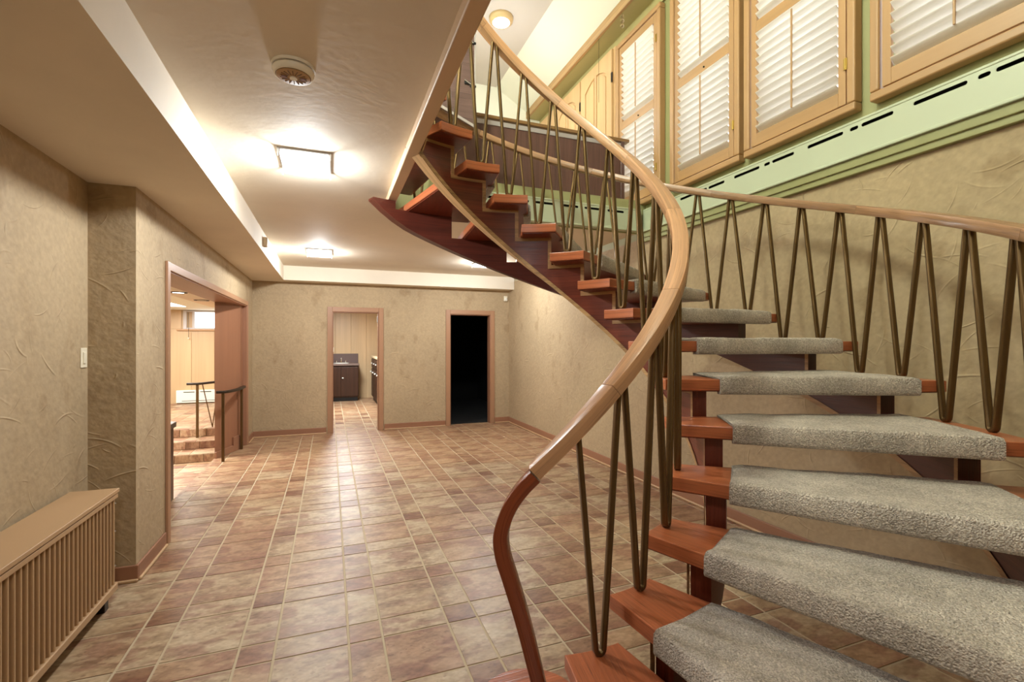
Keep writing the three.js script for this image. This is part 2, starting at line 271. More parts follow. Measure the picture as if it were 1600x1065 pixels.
// ---------------------------------------------------------------- baseboard heaters on the stairwell walls
function heater(label, len, slots, pos, ry) {           // runs along +x, front faces +z
  const g = thing('baseboard_heater', label, 'heater', null, pos, ry);
  const s = new THREE.Shape(); s.moveTo(0, 0); s.lineTo(len, 0); s.lineTo(len, 0.235); s.lineTo(0, 0.235); s.closePath();
  for (const [a, b] of slots) { const h = new THREE.Path(), r = 0.0115, y = 0.19; h.moveTo(a + r, y - r); h.lineTo(b - r, y - r); h.absarc(b - r, y, r, -Math.PI / 2, Math.PI / 2); h.lineTo(a + r, y + r); h.absarc(a + r, y, r, Math.PI / 2, 1.5 * Math.PI); s.holes.push(h); }
  const f = extr(s, 0.004, 0, 6); f.translate(0, 0, 0.056); part(g, 'front_panel', uvm(f), heaterPaint);
  part(g, 'back_panel', B(0.004, len - 0.004, 0.004, 0.231, 0.002, 0.02), black);
  part(g, 'top_lip', RB(0, len, 0.222, 0.24, 0, 0.064, 0.006, 'x'), heaterPaint);
  part(g, 'bottom_lip', RB(0, len, 0, 0.022, 0, 0.070, 0.008, 'x'), heaterPaint);
  return g;
}
{
  const sl = [], z0 = -4.28, L = 5.0; for (let k = -2; k < 6; k++) { const b = -2.394 + k * 0.652; sl.push([b, b + 0.25], [b + 0.293, b + 0.345], [b + 0.365, b + 0.548]); }
  heater('long pale green slotted baseboard heater along the window wall below the shutters', L, sl.map(([a, b]) => [a - z0, b - z0]).filter(([a, b]) => a > 0.02 && b < L - 0.02), [XR, 2.695, z0], -Math.PI / 2);
}
{
  const sl = []; for (let k = 0; k < 7; k++) sl.push([0.06 + k * 0.27, 0.26 + k * 0.27]);
  heater('shorter pale green slotted heater below the brown guard panel', 2.1, sl, [1.0, 2.69, ZW + 0.018], 0);
}

// ---------------------------------------------------------------- shutters
const LZ = [[-4.79, -3.985], [-3.84, -2.985], [-2.94, -2.06], [-1.975, -1.10]];
const shutterLabels = ['narrow wooden louvred shutter next to the pale cabinet doors, lowest in the picture', 'second wooden louvred shutter from the cabinet doors, its side edge standing proud', 'wide wooden louvred shutter with a brass hinge, third from the cabinet doors', 'wooden louvred shutter farthest from the cabinet doors with a dark lower moulding'];
LZ.forEach(([z0, z1], i) => {
  const g = thing('window_shutter', shutterLabels[i], 'shutter', 'wooden shutters along the window wall', [XR, 3.0, z0]), W = z1 - z0, H = 1.98, f = 0.055;
  const cas = (y0, y1, a, b, gr) => RB(-0.075, 0, y0, y1, a, b, 0.012, gr);
  part(g, 'casing', join([cas(0, f, 0, W, 'z'), cas(H - f, H, 0, W, 'z'), cas(f, H - f, 0, f, 'y'), cas(f, H - f, W - f, W, 'y')]), oak);
  const a = f + 0.012, b = W - f - 0.012, st = 0.05;
  for (const [u, v] of [[a, a + st], [b - st, b]]) part(g, 'stile', RB(-0.062, -0.034, f + 0.01, H - f - 0.01, u, v, 0.004, 'y'), oak);
  const rails = [[f + 0.01, f + 0.105], [0.955, 1.045], [H - f - 0.1, H - f - 0.01]];
  for (const [u, v] of rails) part(g, 'rail', RB(-0.062, -0.034, u, v, a + st, b - st, 0.004, 'z'), oak);
  const sh = new THREE.Shape(); for (let k = 0; k < 12; k++) { const t = k / 12 * 2 * Math.PI; sh[k ? 'lineTo' : 'moveTo'](0.0355 * Math.cos(t), 0.005 * Math.sin(t)); } sh.closePath();
  const lg = extr(sh, b - a - 2 * st - 0.008); lg.translate(0, 0, a + st + 0.004); uvm(lg, 'z');
  for (let s = 0; s < 2; s++) {
    const y0 = rails[s][1], y1 = rails[s + 1][0], n = 12, dy = (y1 - y0) / n;
    for (let k = 0; k < n; k++) { const m = part(g, 'louver', lg, louverWood); m.position.set(-0.048, y0 + dy * (k + 0.5), 0); m.rotation.z = -rad(34 + rr(-1, 1)); }
    const rodz = (a + b) / 2; part(g, 'tilt_rod', RB(-0.089, -0.079, y0 + 0.05, y1 - 0.03, rodz - 0.006, rodz + 0.006, 0.003, 'y'), oak);
  }
  for (const y of [0.28, 1.6]) part(g, 'hinge', join([RB(-0.079, -0.073, y, y + 0.075, b - 0.004, b + 0.02, 0.001), rod([-0.079, y, b + 0.008], [-0.079, y + 0.075, b + 0.008], 0.004)]), M(col(170, 140, 70), { metalness: 0.8, roughness: 0.35 }));
  part(g, 'knob', new THREE.SphereGeometry(0.008, 10, 8).translate(-0.068, 0.985, (a + b) / 2 + 0.03), darkMetal);
});

// ---------------------------------------------------------------- pale cabinets upstairs
function archDoor(parent, x, y0, y1, z0, z1) {          // door in the plane x, facing -x, with one cathedral panel
  const w = z1 - z0, h = y1 - y0, d = part(parent, 'door', RB(x - 0.012, x, y0, y1, z0, z1, 0.004, 'y'), paleWood), fr = new THREE.Shape();
  fr.moveTo(0.002, 0.002); fr.lineTo(w - 0.002, 0.002); fr.lineTo(w - 0.002, h - 0.002); fr.lineTo(0.002, h - 0.002); fr.closePath();
  for (const [p, q] of [[0.16, 0.47], [0.53, 0.84]]) {
    const s = new THREE.Shape(), a = w * p, b = w * q, t = h - 0.14; s.moveTo(a, 0.12); s.lineTo(b, 0.12); s.lineTo(b, p < 0.3 ? t : t - 0.1); s.quadraticCurveTo((a + b) / 2, t + (p < 0.3 ? -0.02 : 0), a, p < 0.3 ? t - 0.1 : t); s.closePath();
    fr.holes.push(new THREE.Path(s.getPoints(8).reverse()));
    const g = extr(s, 0.012, 0.006); g.translate(-w * (p + q) / 2, -h / 2, 0); g.scale(0.84, 0.965, 1); g.translate(w * (p + q) / 2, h / 2, 0); g.rotateY(-Math.PI / 2); g.translate(x - 0.012, y0, z0); part(d, 'raised_panel', uvm(g, 'y', rnd(), rnd()), paleWood);
  }
  const fg = extr(fr, 0.016, 0.003); fg.rotateY(-Math.PI / 2); fg.translate(x - 0.011, y0, z0); part(d, 'frame', uvm(fg, 'y', rnd(), rnd()), paleWood);
  for (const y of [y0 + 0.55, y1 - 0.4]) part(d, 'hinge', RB(x - 0.03, x - 0.02, y, y + 0.12, z1 - 0.02, z1 + 0.008, 0.002), black, 'black hinge');
}
{
  const g = thing('wall_cabinet', 'pale wood cabinet with arched raised-panel doors and black hinges upstairs', 'cabinet');
  part(g, 'carcass', RB(XR - 0.05, XR, YU, 5.02, -7.0, -4.83, 0.004, 'y'), paleWood);
  for (const [a, b] of [[-5.61, -4.86], [-6.38, -5.63], [-7.0, -6.40]]) archDoor(g, XR - 0.05, YU + 0.08, 5.0, a, b);
  const g2 = thing('tall_cabinet', 'pale wood panelled cabinet on the end wall upstairs behind the board', 'cabinet');
  part(g2, 'carcass', RB(-0.3, 1.66, YU, 4.95, ZU + 0.005, ZU + 0.3, 0.004, 'y'), paleWood);
  for (let k = 0; k < 4; k++) part(g2, 'door', RB(-0.28 + k * 0.48, 0.19 + k * 0.48, YU + 0.08, 4.92, ZU + 0.3, ZU + 0.32, 0.006, 'y'), paleWood);
}

// ---------------------------------------------------------------- guard panel and plywood board at the far side of the well
{
  const g = thing('guard_panel', 'brown plywood guard panel with a wood cap above the far heater', 'railing'), z = ZW - 0.075;
  for (const [a, b] of [[0.56, 1.36], [1.362, 2.16], [2.162, 2.95]]) part(g, 'panel', RB(a, b, 2.98, 3.66, z - 0.012, z + 0.012, 0.003, 'y'), plyBrown);
  part(g, 'grey_strip', RB(0.56, 2.95, 3.62, 3.665, z + 0.012, z + 0.02, 0.002, 'x'), greyStrip); part(g, 'grey_strip', RB(0.56, 2.95, 2.955, 2.99, z + 0.012, z + 0.03, 0.002, 'x'), greyStrip);
  part(g, 'base_rail', RB(0.5, 2.97, 2.90, 2.957, z - 0.03, z + 0.085, 0.005, 'x'), wood(col(96, 66, 40)));
  part(g, 'cap_rail', join([RB(0.5, 3.03, 3.675, 3.71, z - 0.04, z + 0.04, 0.008, 'x')]), wood(col(150, 112, 66)));
  part(g, 'post', RB(2.93, 2.975, 2.95, 3.68, z - 0.02, z + 0.025, 0.004, 'y'), M(col(92, 66, 60), { roughness: 0.25 }));
}
{
  const z = -4.055, g = thing('plywood_board', 'purplish plywood board with two black latches standing over the outer handrail', 'board'), s = new THREE.Shape();
  s.moveTo(0.53, 3.69); s.lineTo(1.2, 3.405); s.lineTo(1.2, 4.42); s.lineTo(0.53, 4.42); s.closePath();
  const b = extr(s, 0.018, 0.002); b.translate(0, 0, z - 0.018); part(g, 'board', uvm(b, 'x'), wood(col(118, 92, 88)));
  const e = new THREE.Shape(); e.moveTo(0.53, 3.69); e.lineTo(1.2, 3.405); e.lineTo(1.2, 3.43); e.lineTo(0.53, 3.715); e.closePath();
  const eg = extr(e, 0.006, 0.001); eg.translate(0, 0, z); part(g, 'edge_strip', uvm(eg), greyStrip); part(g, 'edge_strip', RB(1.192, 1.204, 3.43, 4.42, z - 0.02, z + 0.006, 0.002), greyStrip);
  for (const y of [4.17, 3.79]) { const l = part(g, 'latch', join([RB(1.10, 1.16, y - 0.012, y + 0.012, z, z + 0.012, 0.003), RB(1.15, 1.205, y - 0.03, y - 0.012, z, z + 0.016, 0.003)]), black); part(l, 'latch_pin', rod([1.10, y + 0.022, z + 0.01], [1.18, y - 0.022, z + 0.014], 0.006), steel); }
}
{
  const g = thing('crystal_strand', 'three small glass balls hanging on a thread above the narrow shutter', 'ornament', null, [2.97, 0, -4.42]);
  part(g, 'thread', rod([0, 4.93, 0], [0, 5.10, 0], 0.0012, 5), darkMetal);
  const cr = new THREE.MeshPhysicalMaterial({ color: col(240, 232, 226), transmission: 1, thickness: 0.03, roughness: 0.03, ior: 1.5 });
  for (const y of [4.955, 5.01, 5.06]) part(g, 'glass_ball', new THREE.IcosahedronGeometry(0.022, 1).translate(0, y, 0), cr);
}
single('pull_cord', rod([2.97, 4.35, -4.9], [2.97, 5.10, -4.9], 0.002, 5), darkMetal, 'thin pull cord hanging in front of the pale cabinet doors', 'cord');

// ---------------------------------------------------------------- staircase
const CX = 0.93, CZ = -2.22, RI = 0.685, RO = 1.995, RISE = 0.19, DA = 15.3, TH = 0.055;
const an = (n) => 101.3 - DA * (n - 2), nl = (a) => RISE * (2 + (101.3 - a) / DA);
const stair = thing('spiral_staircase', 'curved open-riser wooden staircase with grey carpet pads and bronze zigzag railings', 'staircase', null, [CX, 0, CZ]);
const pol = (r, a, y = 0) => V3(r * Math.cos(rad(a)), y, r * Math.sin(rad(a)));
function clipX(pts, xmin) { const o = []; pts.forEach((p, i) => { const q = pts[(i + 1) % pts.length], a = p[0] >= xmin, b = q[0] >= xmin; if (a) o.push(p); if (a !== b) { const t = (xmin - p[0]) / (q[0] - p[0]); o.push([xmin, p[1] + t * (q[1] - p[1])]); } }); return o; }
function polyGeo(pts, th, bevel = 0.004) { const s = new THREE.Shape(); pts.forEach(([x, z], i) => s[i ? 'lineTo' : 'moveTo'](x, -z)); s.closePath(); const g = extr(s, th - 2 * bevel, bevel); g.rotateX(-Math.PI / 2); g.translate(0, -th + bevel, 0); return g; }
function sector(r0, r1, a0, a1, k = 10) { const o = []; for (let i = 0; i <= k; i++) { const t = rad(a0 + (a1 - a0) * i / k); o.push([r0 * Math.cos(t), r0 * Math.sin(t)]); } for (let i = k; i >= 0; i--) { const t = rad(a0 + (a1 - a0) * i / k); o.push([r1 * Math.cos(t), r1 * Math.sin(t)]); } return o; }
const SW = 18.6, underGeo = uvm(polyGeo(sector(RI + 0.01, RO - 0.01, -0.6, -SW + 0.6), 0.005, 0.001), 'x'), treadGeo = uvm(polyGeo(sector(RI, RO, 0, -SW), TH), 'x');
// carpet pad: profile wraps over the nosing, swept outward from RCI to RCO
const RCI = 0.945, RCO = 1.87;
function padGeo(sd) {
  const prof = (r, j) => {
    const d = r * rad(SW - 1.2), t = 0.018, R = 0.022, o = [];
    for (let i = 0; i <= 8; i++) o.push([d - (d - R + t) * i / 8, t]);
    for (let i = 1; i <= 5; i++) { const a = rad(90 + 90 * i / 5); o.push([R - t + R * Math.cos(a), t - R + R * Math.sin(a)]); }
    o.push([-t - 0.001, -0.03]); for (let i = 0; i <= 4; i++) { const a = rad(180 + 90 * i / 4); o.push([-t + 0.018 + 0.019 * Math.cos(a), -TH - 0.002 + 0.016 * Math.sin(a)]); }
    o.push([0.03, -TH - 0.018], [0.034, -TH - 0.004], [0.0, -TH - 0.001], [-0.002, -0.03], [-0.001, 0.001], [d * 0.5, 0.001], [d, 0.001]);
    return o.map(([s, h]) => { const w = (vnoise(s * 14 + 50, r * 11 + sd * 9, 999, 999, sd) - 0.5) * 0.007 + (vnoise(s * 60 + 50, r * 55 + sd * 3, 999, 999, sd + 2) - 0.5) * 0.003; return h > 0.01 || s < -0.008 ? [s - (s < -0.008 ? w : 0), h + (h > 0.01 ? w : 0)] : [s, h]; });
  };
  const P = [], K = 28; for (let i = 0; i <= K; i++) P.push(prof(RCI + (RCO - RCI) * i / K));
  const at = (i, j) => { const e = Math.min(i, K - i), r = RCI + (RCO - RCI) * i / K, [s, h] = P[i][j], drop = e === 0 && h > 0.005 ? -0.006 : 0, a = -s / r; return V3(r * Math.cos(a) + 0, h + drop, r * Math.sin(a)); };
  const pos = [], uv = [], n = P[0].length, per = [0]; for (let j = 1; j <= n; j++) per.push(per[j - 1] + Math.hypot(P[9][j % n][0] - P[9][j - 1][0], P[9][j % n][1] - P[9][j - 1][1]));
  const tri = (q) => q.forEach(([i, j]) => { pos.push(...at(i, j % n).toArray()); uv.push(per[j], RCI + (RCO - RCI) * i / K); });
  for (let i = 0; i < K; i++) for (let j = 0; j < n; j++) { tri([[i, j], [i + 1, j], [i + 1, j + 1]]); tri([[i, j], [i + 1, j + 1], [i, j + 1]]); }
  const fan = (i, f) => { const idx = THREE.ShapeUtils.triangulateShape(P[i].map(([s, h]) => new THREE.Vector2(s, h)), []); for (const t of idx) { const q = t.map((j) => [i, j]); if (f) q.reverse(); tri(q); } };
  fan(0, true); fan(K, false);
  const g = new THREE.BufferGeometry(); g.setAttribute('position', new THREE.Float32BufferAttribute(pos, 3)); g.setAttribute('uv', new THREE.Float32BufferAttribute(uv, 2)); g.computeVertexNormals(); return flat(toCreasedNormals(g, 0.9));
}
const pads = [padGeo(1), padGeo(5), padGeo(9)];
const lobe = [0.68 - CX, -1.60 - CZ];
for (let n = 1; n <= 16; n++) {
  const a = an(n); let m;
  if (n === 1) {
    const c = cyl(0.2, 0.2, TH, 40); c.translate(lobe[0], -TH / 2 - 0.0006, lobe[1]);
    m = part(stair, 'tread', join([uvm(polyGeo(sector(RI, RO, a, a - SW), TH), 'x'), uvm(c, 'x')]), treadWood, 'rounded starting tread');
    m.position.y = RISE;
    const c2 = cyl(0.165, 0.165, RISE - TH, 36); c2.translate(lobe[0], (RISE - TH) / 2, lobe[1]);
    part(stair, 'plinth', join([uvm(polyGeo(sector(RI + 0.03, RO - 0.04, a - 3, a - SW + 1), RISE - TH, 0.001).translate(0, RISE - TH, 0), 'y'), uvm(c2)]), stringWood);
  } else if (n >= 15) {
    m = part(stair, 'tread', uvm(polyGeo(clipX(sector(RI, RO, a, n === 16 ? a - 20 : a - SW), 0.52 - CX), TH), 'x'), treadWood); m.position.y = RISE * n;
  } else { m = part(stair, 'tread', treadGeo, treadWood); m.position.y = RISE * n; m.rotation.y = -rad(a); }
  if (n > 1) { const u = part(m, 'underside', n < 15 ? underGeo : uvm(polyGeo(clipX(sector(RI + 0.01, RO - 0.01, a - 0.6, n === 16 ? a - 19.5 : a - SW + 0.6), 0.53 - CX), 0.005, 0.001), 'x'), stringWood); u.position.y = -TH; }  // slab of stringer mahogany; its darker tone also carries the shade under treads
  if (n > 1 && n < 15) part(m, 'carpet_pad', pads[n % 3], carpet, 'grey carpet pad');
  if (n === 1) { const cp = part(m, 'carpet_pad', pads[1], carpet, 'grey carpet pad'); cp.rotation.y = -rad(a); }
}
// saw-tooth stringers with pale edges
function stringer(r0, r1, aEnd, label, drop, edgeMat, bandTo, faceMat = stringWood) {
  const st = [];                                        // [angle, top, bottom]
  const low = (a) => Math.max(0.001, nl(a) - drop + (a < -98 && r0 > 1 ? 0.085 * ((-98 - a) / 11.5) ** 2 : 0)), lim = (a) => (CX + r1 * Math.cos(rad(a)) < 0.52 ? 2.672 : 99);
  for (let n = 1; n <= 16; n++) { const p = an(n) - 6, q = an(n + 1) - 6, top = RISE * n - TH; if (p < aEnd) break; for (let i = 0; i <= 5; i++) { const a = Math.max(aEnd, p + (q - p) * i / 5); st.push([a, Math.max(Math.min(top, lim(a)), low(a) + 0.01), low(a)]); } }
  const faces = [], edges = [], uvF = [], uvE = [], P = (r, a, y) => pol(r, a, y).toArray();
  const quad = (arr, uva, a, b, c, d, u) => { arr.push(...a, ...b, ...c, ...a, ...c, ...d); uva.push(...u[0], ...u[1], ...u[2], ...u[0], ...u[2], ...u[3]); };
  for (let i = 0; i + 1 < st.length; i++) {
    const [a, t, l] = st[i], [b, t2, l2] = st[i + 1];
    if (Math.abs(a - b) > 1e-4) {
      for (const [r, f] of [[r0, 1], [r1, 0]]) { const q = [P(r, a, l), P(r, b, l2), P(r, b, t2), P(r, a, t)], u = [[l, -rad(a) * r], [l2, -rad(b) * r], [t2, -rad(b) * r], [t, -rad(a) * r]]; if (f) { q.reverse(); u.reverse(); } quad(faces, uvF, ...q, u); }
      quad(faces, uvF, P(r0, a, t), P(r0, b, t2), P(r1, b, t2), P(r1, a, t), [[r0, -rad(a) * r0], [r0, -rad(b) * r0], [r1, -rad(b) * r0], [r1, -rad(a) * r0]]);
      quad(edges, uvE, P(r1, a, l), P(r1, b, l2), P(r0, b, l2), P(r0, a, l), [[r1, -rad(a) * r0], [r1, -rad(b) * r0], [r0, -rad(b) * r0], [r0, -rad(a) * r0]]);
    } else quad(faces, uvF, P(r0, a, t), P(r0, a, t2), P(r1, a, t2), P(r1, a, t), [[r0, t], [r0, t2], [r1, t2], [r1, t]]);
  }
  for (const [s, f] of [[st[0], 0], [st[st.length - 1], 1]]) { const q = [P(r0, s[0], s[2]), P(r0, s[0], s[1]), P(r1, s[0], s[1]), P(r1, s[0], s[2])]; if (f) q.reverse(); quad(faces, uvF, ...q, [[0, 0], [0, 0.2], [0.1, 0.2], [0.1, 0]]); }
  const mk = (p, u) => { const g = new THREE.BufferGeometry(); g.setAttribute('position', new THREE.Float32BufferAttribute(p, 3)); g.setAttribute('uv', new THREE.Float32BufferAttribute(u, 2)); g.computeVertexNormals(); return flat(toCreasedNormals(g, 0.5)); };
  const band = [], uvB = [], rb = r0 - 0.004, bq = (a, b, y0, y1, c0, c1) => { quad(band, uvB, P(rb, a, c0), P(rb, a, c1), P(rb, b, y1), P(rb, b, y0), [[c0, 0], [c1, 0], [y1, 0.1], [y0, 0.1]]); };
  for (let i = 0; i + 1 < st.length; i++) { const [a, t] = st[i], [b, t2] = st[i + 1]; if (a < bandTo) continue; if (Math.abs(a - b) > 1e-4) bq(a, b, t2 - 0.024, t2, t - 0.024, t); else { const w = 0.024 / r0 * 57.3; bq(a + w, a, t - 0.024, t2, t - 0.024, t2); } }
  for (let i = 0; i + 1 < st.length; i++) { const [a, , l] = st[i], [b, , l2] = st[i + 1]; if (a >= bandTo && Math.abs(a - b) > 1e-4) bq(a, b, l2, l2 + 0.03, l, l + 0.03); }
  const m = part(stair, 'stringer', mk(faces, uvF), faceMat, label); part(m, 'band', mk(band, uvB), plyEdge, 'pale stepped band'); part(m, 'lower_edge', mk(edges, uvE), edgeMat); return m;
}
stringer(0.84, 0.918, -122.5, 'inner saw-tooth stringer', 0.445, plyEdge, -200); stringer(1.82, 1.91, -109.5, 'outer saw-tooth stringer', 0.425, darkString, 0, darkString);
// handrails in jointed lengths, with zigzag bars under them
function handrail(r, off, a0, a1, joints, w, h, label, dim = 1) {
  const g = new THREE.Group(); g.name = numbered('handrail'); g.userData.label = label; stair.add(g);
  const cuts = [a0, ...joints, a1];
  for (let k = 0; k + 1 < cuts.length; k++) {
    const P = [], N = [], Bn = [], n = Math.max(4, Math.ceil(Math.abs(cuts[k] - cuts[k + 1]) / 2.5)), e = k + 2 < cuts.length ? 0.0012 / r * 57 : 0;
    for (let i = 0; i <= n; i++) {
      const a = cuts[k] + (cuts[k + 1] + e - cuts[k]) * i / n; P.push(pol(r, a, nl(a) + off)); const R = pol(1, a), T = V3(Math.sin(rad(a)) * r, RISE / rad(DA), -Math.cos(rad(a)) * r).normalize(); N.push(R); Bn.push(new THREE.Vector3().crossVectors(T, R).normalize());
    }
    const tone = railWood.clone(); tone.color = railWood.color.clone().multiplyScalar(rr(0.88, 1.08) * dim);
    part(g, 'rail_section', sweep(P, N, Bn, rrect(w, h, 0.007, 2), 0.5), tone);
  }
  return g;
}
function zig(parent, r, ab, half, yb, off) {            // one bent bar: rail - tread - rail
  const s = rad(half) * r - 0.012, yt = nl(ab + half * 0.93) + off, yt2 = nl(ab - half * 0.93) + off, bend = 0.016, pts = [];
  const P = (u, y) => pol(r, ab - (u / r) * 180 / Math.PI, y);
  pts.push(P(-s, yt)); for (let i = 1; i < 7; i++) pts.push(P(-s + (s - bend) * i / 7, yt + (yb + bend - yt) * i / 7));
  for (let i = 0; i <= 8; i++) { const t = Math.PI + Math.PI * i / 8; pts.push(P(bend * Math.cos(t), yb + 0.008 + bend + bend * Math.sin(t))); }
  for (let i = 1; i < 7; i++) pts.push(P(bend + (s - bend) * i / 7, yb + bend + (yt2 - yb - bend) * i / 7)); pts.push(P(s, yt2));
  part(parent, 'baluster', pathSweep(pts, rrect(0.028, 0.0175, 0.004, 1), (p) => V3(p.x, 0, p.z).normalize(), 0.9), bronze);
}
const railI = handrail(0.73, 0.795, 110.8, -120, [88, 58, 22, -12, -50, -90], 0.072, 0.054, 'inner handrail with bronze zigzag bars');
for (let n = 2; n <= 15; n++) zig(railI, 0.72, an(n) - 9.8, DA / 2, RISE * n, 0.775);
const railO = handrail(1.95, 0.772, 72, -104, [40, 11, -20, -50, -80], 0.06, 0.05, 'darker outer handrail with bronze zigzag bars', 0.66);
for (let n = 2; n <= 15; n++) for (const d of [6.4, 14.05]) if (an(n) - d > -101 && an(n) - d < 68) zig(railO, 1.96, an(n) - d, DA / 4, RISE * n, 0.752);
{
  const k = [[110.6, 1.046, 0.73], [114, 1.0, 0.73], [117, 0.945, 0.732], [119, 0.885, 0.735], [119.9, 0.83, 0.737], [119.3, 0.765, 0.738], [117.7, 0.70, 0.738], [114.3, 0.56, 0.74], [110.3, 0.36, 0.74], [107.2, 0.19, 0.74]];
  const c = new THREE.CatmullRomCurve3(k.map(([a, y, r]) => pol(r, a, y))).getPoints(60);
  part(stair, 'newel', pathSweep(c, rrect(0.064, 0.05, 0.008, 2), (p) => V3(p.x, 0, p.z).normalize(), 0.5), newelWood, 'red-brown bent newel leg');
}

// ---------------------------------------------------------------- ceiling fixtures of the lower room
function squareLight(label, x, z, group, lv) {
  const g = thing('ceiling_light', label, 'ceiling light', group, [x, YC, z]), w = 0.31, d = 0.37, h = 0.055;
  part(g, 'base', RB(-w / 2, w / 2, -0.012, 0, -d / 2, d / 2, 0.003), steel);
  const f = []; for (const [a, b] of [[-1, -1], [1, -1], [1, 1], [-1, 1]]) f.push(RB(a * w / 2 - 0.004, a * w / 2 + 0.004, -h, 0, b * d / 2 - 0.004, b * d / 2 + 0.004, 0.002));
  for (const s of [-1, 1]) f.push(RB(-w / 2, w / 2, -0.01, -0.002, s * d / 2 - 0.004, s * d / 2 + 0.004, 0.002), RB(s * w / 2 - 0.004, s * w / 2 + 0.004, -0.01, -0.002, -d / 2, d / 2, 0.002));
  part(g, 'wire_frame', join(f), steel);
  part(g, 'diffuser', RB(-w / 2 + 0.012, w / 2 - 0.012, -h + 0.004, -0.013, -d / 2 + 0.012, d / 2 - 0.012, 0.012), glow(NEUT, 3), 'glowing white diffuser');
  areaLight(x, YC - h - 0.003, z, w - 0.03, d - 0.03, WARM, lv);
  const l = new THREE.PointLight(new THREE.Color(...WARM), lv * LV.side, 0, 2); l.position.set(x, YC - 0.038, z); l.shadow.radius = 3; l.castShadow = true; l.name = numbered('light'); scene.add(l);
  return g;
}
const LG = 'square ceiling lights of the lower room';
squareLight('square glowing ceiling light nearest the round smoke alarm', -0.15, -3.46, LG, LV.fixture);
squareLight('square glowing ceiling light between the smoke alarm row and the kitchen doorway', -0.13, -6.84, LG, LV.fixtureFar);
squareLight('square glowing ceiling light half hidden behind the staircase', 2.2, -6.9, LG, LV.fixtureFar);
squareLight('added square ceiling light, unseen overhead at the near end of the room', -0.15, 0.35, LG, LV.addedFixtureNear);  // added fixture out of view, stands in for light from the near end

// smoke alarm
{
  const g = thing('smoke_alarm', 'round cream smoke alarm on the lower ceiling', 'smoke alarm', null, [-0.15, YC, -2.31]); g.scale.set(0.92, 0.92, 0.92);
  part(g, 'base_plate', uvm(cyl(0.098, 0.098, 0.014, 40).translate(0, -0.007, 0)), plastic);
  part(g, 'body', lathe([[0, -0.047], [0.08, -0.047], [0.087, -0.043], [0.094, -0.024], [0.093, -0.017], [0, -0.017]].reverse()), plastic);
  const tan = M(col(176, 140, 92), { roughness: 0.5 });
  part(g, 'face', lathe([[0, -0.053], [0.072, -0.051], [0.08, -0.046], [0, -0.044]].reverse()), tan);
  for (let k = 0; k < 18; k++) { const t = rad(20 * k), m = part(g, 'vent_slot', B(-0.002, 0.002, -0.0535, -0.05, 0.026, 0.06), M(col(120, 92, 60))); m.rotation.y = t; }
  part(g, 'test_button', uvm(cyl(0.017, 0.017, 0.006, 20).translate(0, -0.055, 0)), plastic);
  for (const s of [-1, 1]) part(g, 'grille', uvm(cyl(0.012, 0.012, 0.006, 16).translate(0.042 * s, -0.053, 0.0)), M(col(130, 96, 90)));
}
// upper lamp
{
  const x = 1.965, z = -5.52, g = thing('flush_ceiling_lamp', 'round glowing flush lamp on the upper ceiling', 'ceiling light', null, [x, 5.5, z]);
  part(g, 'rim', lathe([[0.105, -0.06], [0.115, -0.066], [0.145, -0.04], [0.15, 0], [0.1, 0]]), M(col(206, 176, 130), { roughness: 0.35 }));
  part(g, 'glass_bowl', lathe([[0, -0.075], [0.07, -0.074], [0.108, -0.062], [0.108, -0.03], [0, -0.03]].reverse()), glow(NEUT, 3), 'glowing white glass');
  areaLight(x, 5.5 - 0.078, z, 0.18, 0.18, NEUT, LV.upper);
  const l = new THREE.PointLight(new THREE.Color(...NEUT), LV.upperSide, 0, 2); l.position.set(x, 4.6, z); l.castShadow = true; l.shadow.radius = 5; l.name = numbered('light'); scene.add(l);
  const unseenLamps = [[-0.45, -2.0, 'unseen round flush lamp on the upper ceiling over the hall beside the stairwell', 2.5], [-2.3, 1.0, 'added unseen fill lamp on the upper ceiling at the near end of the hall', 0.7], [-2.3, -3.2, 'added unseen fill lamp on the upper ceiling at the far left of the hall', 0.8]];  // out of view: first placed by the railing shadow, other two added as fill
  for (const [lx, lz, lab, k] of unseenLamps) {
    const g2 = g.clone(); g2.name = numbered('flush_ceiling_lamp'); g2.position.set(lx, 5.5, lz); g2.userData = { label: lab, category: 'ceiling light' }; scene.add(g2);
    areaLight(lx, 5.5 - 0.078, lz, 0.18, 0.18, COOL, LV.upperNear);
    const l2 = new THREE.PointLight(new THREE.Color(...COOL), LV.upperNearSide * k, 0, 2); l2.position.set(lx, 5.2, lz); l2.castShadow = true; l2.shadow.radius = 13; l2.name = numbered('light'); scene.add(l2);
  }
}

// ---------------------------------------------------------------- small wall things
{
  const g = thing('light_switch', 'cream rocker light switch on the left plaster wall', 'light switch', null, [-1.395, 1.42, -3.62]);
  part(g, 'plate', RB(0, 0.006, -0.06, 0.06, -0.038, 0.038, 0.003), plastic); part(g, 'rocker', RB(0.004, 0.012, -0.035, 0.035, -0.017, 0.017, 0.003), plastic);
}
{
  const g = thing('motion_sensor', 'small white motion sensor in the far right corner', 'sensor', null, [3.12, 2.35, ZB + 0.0]);
  part(g, 'body', RB(-0.035, 0.035, -0.05, 0.05, 0, 0.05, 0.012), plastic); part(g, 'lens', RB(-0.024, 0.024, -0.035, 0.01, 0.045, 0.056, 0.008), whitePaint);
}
{
  const g = thing('door_chime', 'small cream box on the left soffit face', 'sensor', null, [XS, 2.61, -5.83]);
  part(g, 'body', RB(0, 0.04, -0.05, 0.05, -0.04, 0.04, 0.006), M(col(186, 160, 124))); part(g, 'cover', RB(0.038, 0.046, -0.042, 0.042, -0.032, 0.032, 0.004), plastic);
}
